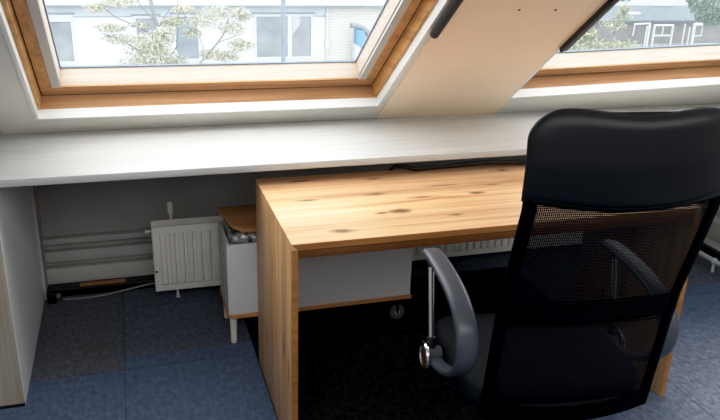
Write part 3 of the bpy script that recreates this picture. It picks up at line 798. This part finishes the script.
YT = 14.
tr = thing('pale_tree', 'pale yellow-green young tree in front of the white building', 'tree', (.42,YT,GZ))
to = (.42,YT,GZ)
MB().tube([(.42,YT,GZ),(.42,YT,-2.2),(.36,YT,-1.2),(.26,YT,-.3),(.15,YT,.3),(.1,YT,1.)], .05, 10, [.10,.075,.055,.042,.036,.025]).build('trunk', 'xbark', tr, off=to)
br = MB()
for pts, r in (([(.40,YT,-2.0),(.75,YT-.1,-1.5),(1.08,YT-.1,-1.12),(1.42,YT,-.78),(1.62,YT,-.52),(1.75,YT,-.1)], .03),
               ([(1.15,YT-.1,-1.05),(1.16,YT-.1,-.78),(1.08,YT,-.55)], .015), ([(1.45,YT,-.72),(1.75,YT,-.62),(2.05,YT,-.5)], .014),
               ([(.30,YT,-.62),(-.1,YT,-.38),(-.5,YT,-.2),(-.8,YT,.05)], .02), ([(.28,YT,-.45),(.42,YT,-.2),(.62,YT,.05)], .016),
               ([(.36,YT,-1.3),(0,YT,-.95),(-.4,YT,-.66),(-.8,YT,-.5)], .02), ([(.22,YT,-.25),(.0,YT,.0),(-.12,YT,.25)], .016),
               ([(.38,YT,-1.2),(.66,YT,-.75),(.7,YT,-.3),(.7,YT,.2)], .018), ([(-.2,YT,-.33),(-.45,YT,-.42),(-.75,YT,-.46)], .01)):
    br.tube(pts, r, 7, [r*(1-.55*i/(len(pts)-1)) for i in range(len(pts))])
br.build('branches', 'xbark', tr, off=to)
cl = [((.12,YT-.35,-.62),.34,.20), ((.30,YT-.35,-.86),.34,.20), ((.05,YT-.35,-.98),.40,.16), ((.40,YT-.3,-.45),.24,.12), ((-.05,YT,-.82),.42,.24), ((.22,YT,-.98),.40,.22), ((.35,YT,-.62),.30,.16), ((-.45,YT,-.62),.40,.10), ((-.62,YT,-.40),.34,.09), ((-.85,YT,-.02),.26,.10),
      ((-.4,YT,.10),.4,.12), ((1.15,YT,-.28),.40,.16), ((1.55,YT,-.10),.42,.20), ((1.75,YT,-.42),.34,.16), ((1.95,YT,-.78),.30,.14), ((1.35,YT,-.95),.30,.12), ((1.65,YT,-1.0),.30,.12),
      ((.95,YT,-.52),.22,.10), ((.55,YT,-.30),.26,.12), ((2.0,YT,-.15),.20,.16), ((-.05,YT,-.35),.2,.06), ((.8,YT,-.05),.26,.08), ((-.2,YT,-1.1),.4,.14), ((.6,YT,-1.1),.3,.14)]
leaves(cl, 'leafpale', 'foliage', tr, to, 9500, .030, 5)

# right-hand view: dim outbuilding with slate roof, white frames, hedge and trees
YO = 18.
ob = thing('dark_outbuilding', 'dim low outbuilding with slate roof behind the white frames', 'building', (15,YO+.6,GZ))
oo = (15,YO+.6,GZ)
MB().box((9.8,YO+.6,GZ),(24,YO+3,-.90)).build('wall', 'xwall', ob, off=oo, smooth=False)
MB().prism([(9.6,YO+.4,-.90),(9.6,YO+.4,-.84),(9.6,YO+3.1,-.64),(9.6,YO+3.1,-.70)], (14.6,0,0)).build('roof', 'xroof', ob, off=oo, smooth=False)
for x0,x1,y0,z0,z1 in ((17.6,18.4,YO+3.0,-.64,-.42),(15.35,15.85,YO+1.4,-.79,-.70)):
    MB().box((x0,y0,z0),(x1,y0+.15,z1)).build('skylight', 'xfascia', ob, off=oo, smooth=False)
struct(MB().box((9.5,YO-.1,GZ),(24,YO,-1.50)).build('wall_outside', 'xlow', smooth=False), 'low pale wall in front of the outbuilding', 'wall')
def frame_bars(name, label, bars, org):
    mb = MB()
    for (x0,z0_,x1,z1_,w) in bars: mb.cyl((x0,YO-.15,z0_),(x1,YO-.15,z1_),w,seg=8)
    return tag(mb.build(name, 'xfascia', off=org), label, 'post' if 'post' in name else 'gate', 'white metal posts and gates outside')
frame_bars('metal_gate', 'white metal gate with crossbar and divided top, second from left outside', [(15.24,GZ,15.24,-.92,.032),(15.92,GZ,15.92,-.92,.032),(15.24,-.92,15.92,-.92,.032),(15.24,-1.23,15.92,-1.23,.024),(15.56,-1.23,15.56,-.92,.02)], (15.5,YO-.15,GZ))
frame_bars('metal_gate', 'white open metal gate nearest the hedge, leftmost outside', [(14.50,-1.22,14.52,-.88,.02),(14.50,-.88,15.06,-.86,.026),(15.05,GZ,15.05,-.86,.036),(14.95,GZ,14.97,-.92,.02)], (15,YO-.15,GZ))
frame_bars('metal_post', 'thin white post, the tall one right of the divided frame', [(16.36,GZ,16.36,-.87,.022)], (16.36,YO-.15,GZ))
frame_bars('metal_post', 'thin white post, the short one between the tall post and the flag post', [(16.57,GZ,16.56,-.99,.022)], (16.57,YO-.15,GZ))
frame_bars('metal_post', 'thick white post with a short arm at its top, rightmost outside', [(16.74,GZ,16.72,-.87,.042),(16.72,-.90,17.02,-.90,.05),(16.74,-1.25,17.05,-1.25,.018),(17.03,-1.25,17.03,-.95,.016)], (16.74,YO-.15,GZ))
hg = thing('hedge', 'pale yellow-green hedge left of the white frames', 'hedge', (11.6,15.6,GZ))
MB().box((10.2,15.4,GZ),(12.9,15.9,-1.25),.1).build('hedge_core', 'leafyellow', hg, off=(11.6,15.6,GZ))
leaves([((10.7,15.5,-1.15),.5,.30),((11.3,15.5,-1.08),.5,.34),((11.9,15.5,-1.15),.5,.24),((12.5,15.5,-1.2),.5,.22),((11.4,15.5,-.85),.25,.16)], 'leafyellow', 'foliage', hg, (11.6,15.6,GZ), 1300, .05, 9)
b2 = thing('small_tree', 'pale bushy small tree standing behind the hedge', 'tree', (13.2,17,GZ))
MB().tube([(13.2,17,GZ),(13.2,17,-1.2),(13.3,17,-.6)], .05, 8, [.06,.05,.03]).build('trunk', 'xbark', b2, off=(13.2,17,GZ))
leaves([((13.4,17,-.55),.30,.22),((13.1,17,-.8),.45,.2),((13.45,17,-.35),.16,.12)], 'leafyellow', 'foliage', b2, (13.2,17,GZ), 600, .045, 4)
for nm, lab, x, y, cl, n in (('green_tree', 'dark green tree at the far right outside', 17.0, 16.4, [((15.6,16.4,-.20),.4,.30),((15.9,16.4,-.50),.4,.25),((16.3,16.4,-.45),.6,.30),((16.0,16.4,.1),.7,.4),((15.35,16.4,-.05),.3,.2)], 2400),
                             ('green_tree', 'green tree crown behind the slate roof of the outbuilding', 16.2, 22.6, [((16.3,22.6,-.45),.8,.30),((17.2,22.6,-.40),.7,.30),((15.5,22.6,-.35),.6,.3),((18.6,22.6,-.2),.9,.35)], 1800)):
    g = thing(nm, lab, 'tree', (x,y,GZ), 0, 'green trees outside')
    MB().tube([(x,y,GZ),(x,y,-1.),(x-.1,y,.2)], .08, 8, [.12,.09,.05]).build('trunk', 'xbark', g, off=(x,y,GZ))
    leaves(cl, 'leafgreen', 'foliage', g, (x,y,GZ), n, .055, 11)

# ------------------------------------------------------------------ light
w = bpy.data.worlds.new('sky'); bpy.context.scene.world = w; w.use_nodes = True
t = w.node_tree; bg = t.nodes['Background']
tc = t.nodes.new('ShaderNodeTexCoord'); sp_ = t.nodes.new('ShaderNodeSeparateXYZ'); t.links.new(tc.outputs['Generated'], sp_.inputs[0])
t.links.new(ramp(t, sp_.outputs['Z'], [(0., (.90,.95,1.)), (.5, (.95,.98,1.)), (1., (1.,1.,1.))]), bg.inputs['Color'])
bg.inputs['Strength'].default_value = 3.6

def portal(name, p0, p1, p2, nrm):
    """marks an opening for the sky sampler"""
    L = bpy.data.lights.new(name, 'AREA'); L.shape = 'RECTANGLE'; L.size = (p1-p0).length; L.size_y = (p2-p1).length
    L.cycles.is_portal = True
    o = bpy.data.objects.new(name, L); C.objects.link(o)
    z = -nrm.normalized(); x = (p1-p0).normalized(); y = z.cross(x)
    o.matrix_world = Matrix(((x.x,y.x,z.x,0),(x.y,y.y,z.y,0),(x.z,y.z,z.z,0),(0,0,0,1)))
    o.location = (p0+p2)/2
for nme, ww in (('window_light_left', W1), ('window_light_right', W2)):
    portal(nme, R(ww[0]-.02,ww[2]-.02,.17), R(ww[1]+.02,ww[2]-.02,.17), R(ww[1]+.02,ww[3]+.1,.17), -NO)
nb = Vector((0,-math.sin(PHI),math.cos(PHI)))
portal('fill_portal_behind', Q(hx0,ht0)+nb*.1, Q(hx1,ht0)+nb*.1, Q(hx1,ht1)+nb*.1, -nb)  # portal of the added fill opening behind the viewer

# ------------------------------------------------------------------ camera
cam = bpy.data.cameras.new('camera'); co_ = bpy.data.objects.new('camera', cam); C.objects.link(co_)
PIT, YAW, ROLL, F = .360, .3105, .0325, 748.09
fw = Vector((math.sin(YAW)*math.cos(PIT), math.cos(YAW)*math.cos(PIT), -math.sin(PIT)))
r0 = Vector((math.cos(YAW), -math.sin(YAW), 0)); u0 = r0.cross(fw)
rr = r0*math.cos(ROLL) + u0*math.sin(ROLL); uu = -r0*math.sin(ROLL) + u0*math.cos(ROLL)
co_.matrix_world = Matrix(((rr.x,uu.x,-fw.x,-.4133),(rr.y,uu.y,-fw.y,-1.9139),(rr.z,uu.z,-fw.z,1.5959),(0,0,0,1)))
cam.sensor_width = 36; cam.lens = F/720*36; cam.clip_start = .05; cam.clip_end = 300
sc = bpy.context.scene; sc.camera = co_
sc.view_settings.view_transform = 'Standard'; sc.view_settings.look = 'None'; sc.view_settings.exposure = 0.
sc.cycles.max_bounces = 10; sc.cycles.diffuse_bounces = 6; sc.cycles.transparent_max_bounces = 16
sc.cycles.use_denoising = True
vs = sc.view_settings; vs.use_curve_mapping = True
cm = vs.curve_mapping; c_ = cm.curves[3]
c_.points[0].location = (.005, 0.); c_.points[1].location = (1., 1.)
c_.points.new(.03, .022); c_.points.new(.12, .110); c_.points.new(.40, .43); c_.points.new(.75, .83)
cm.update()
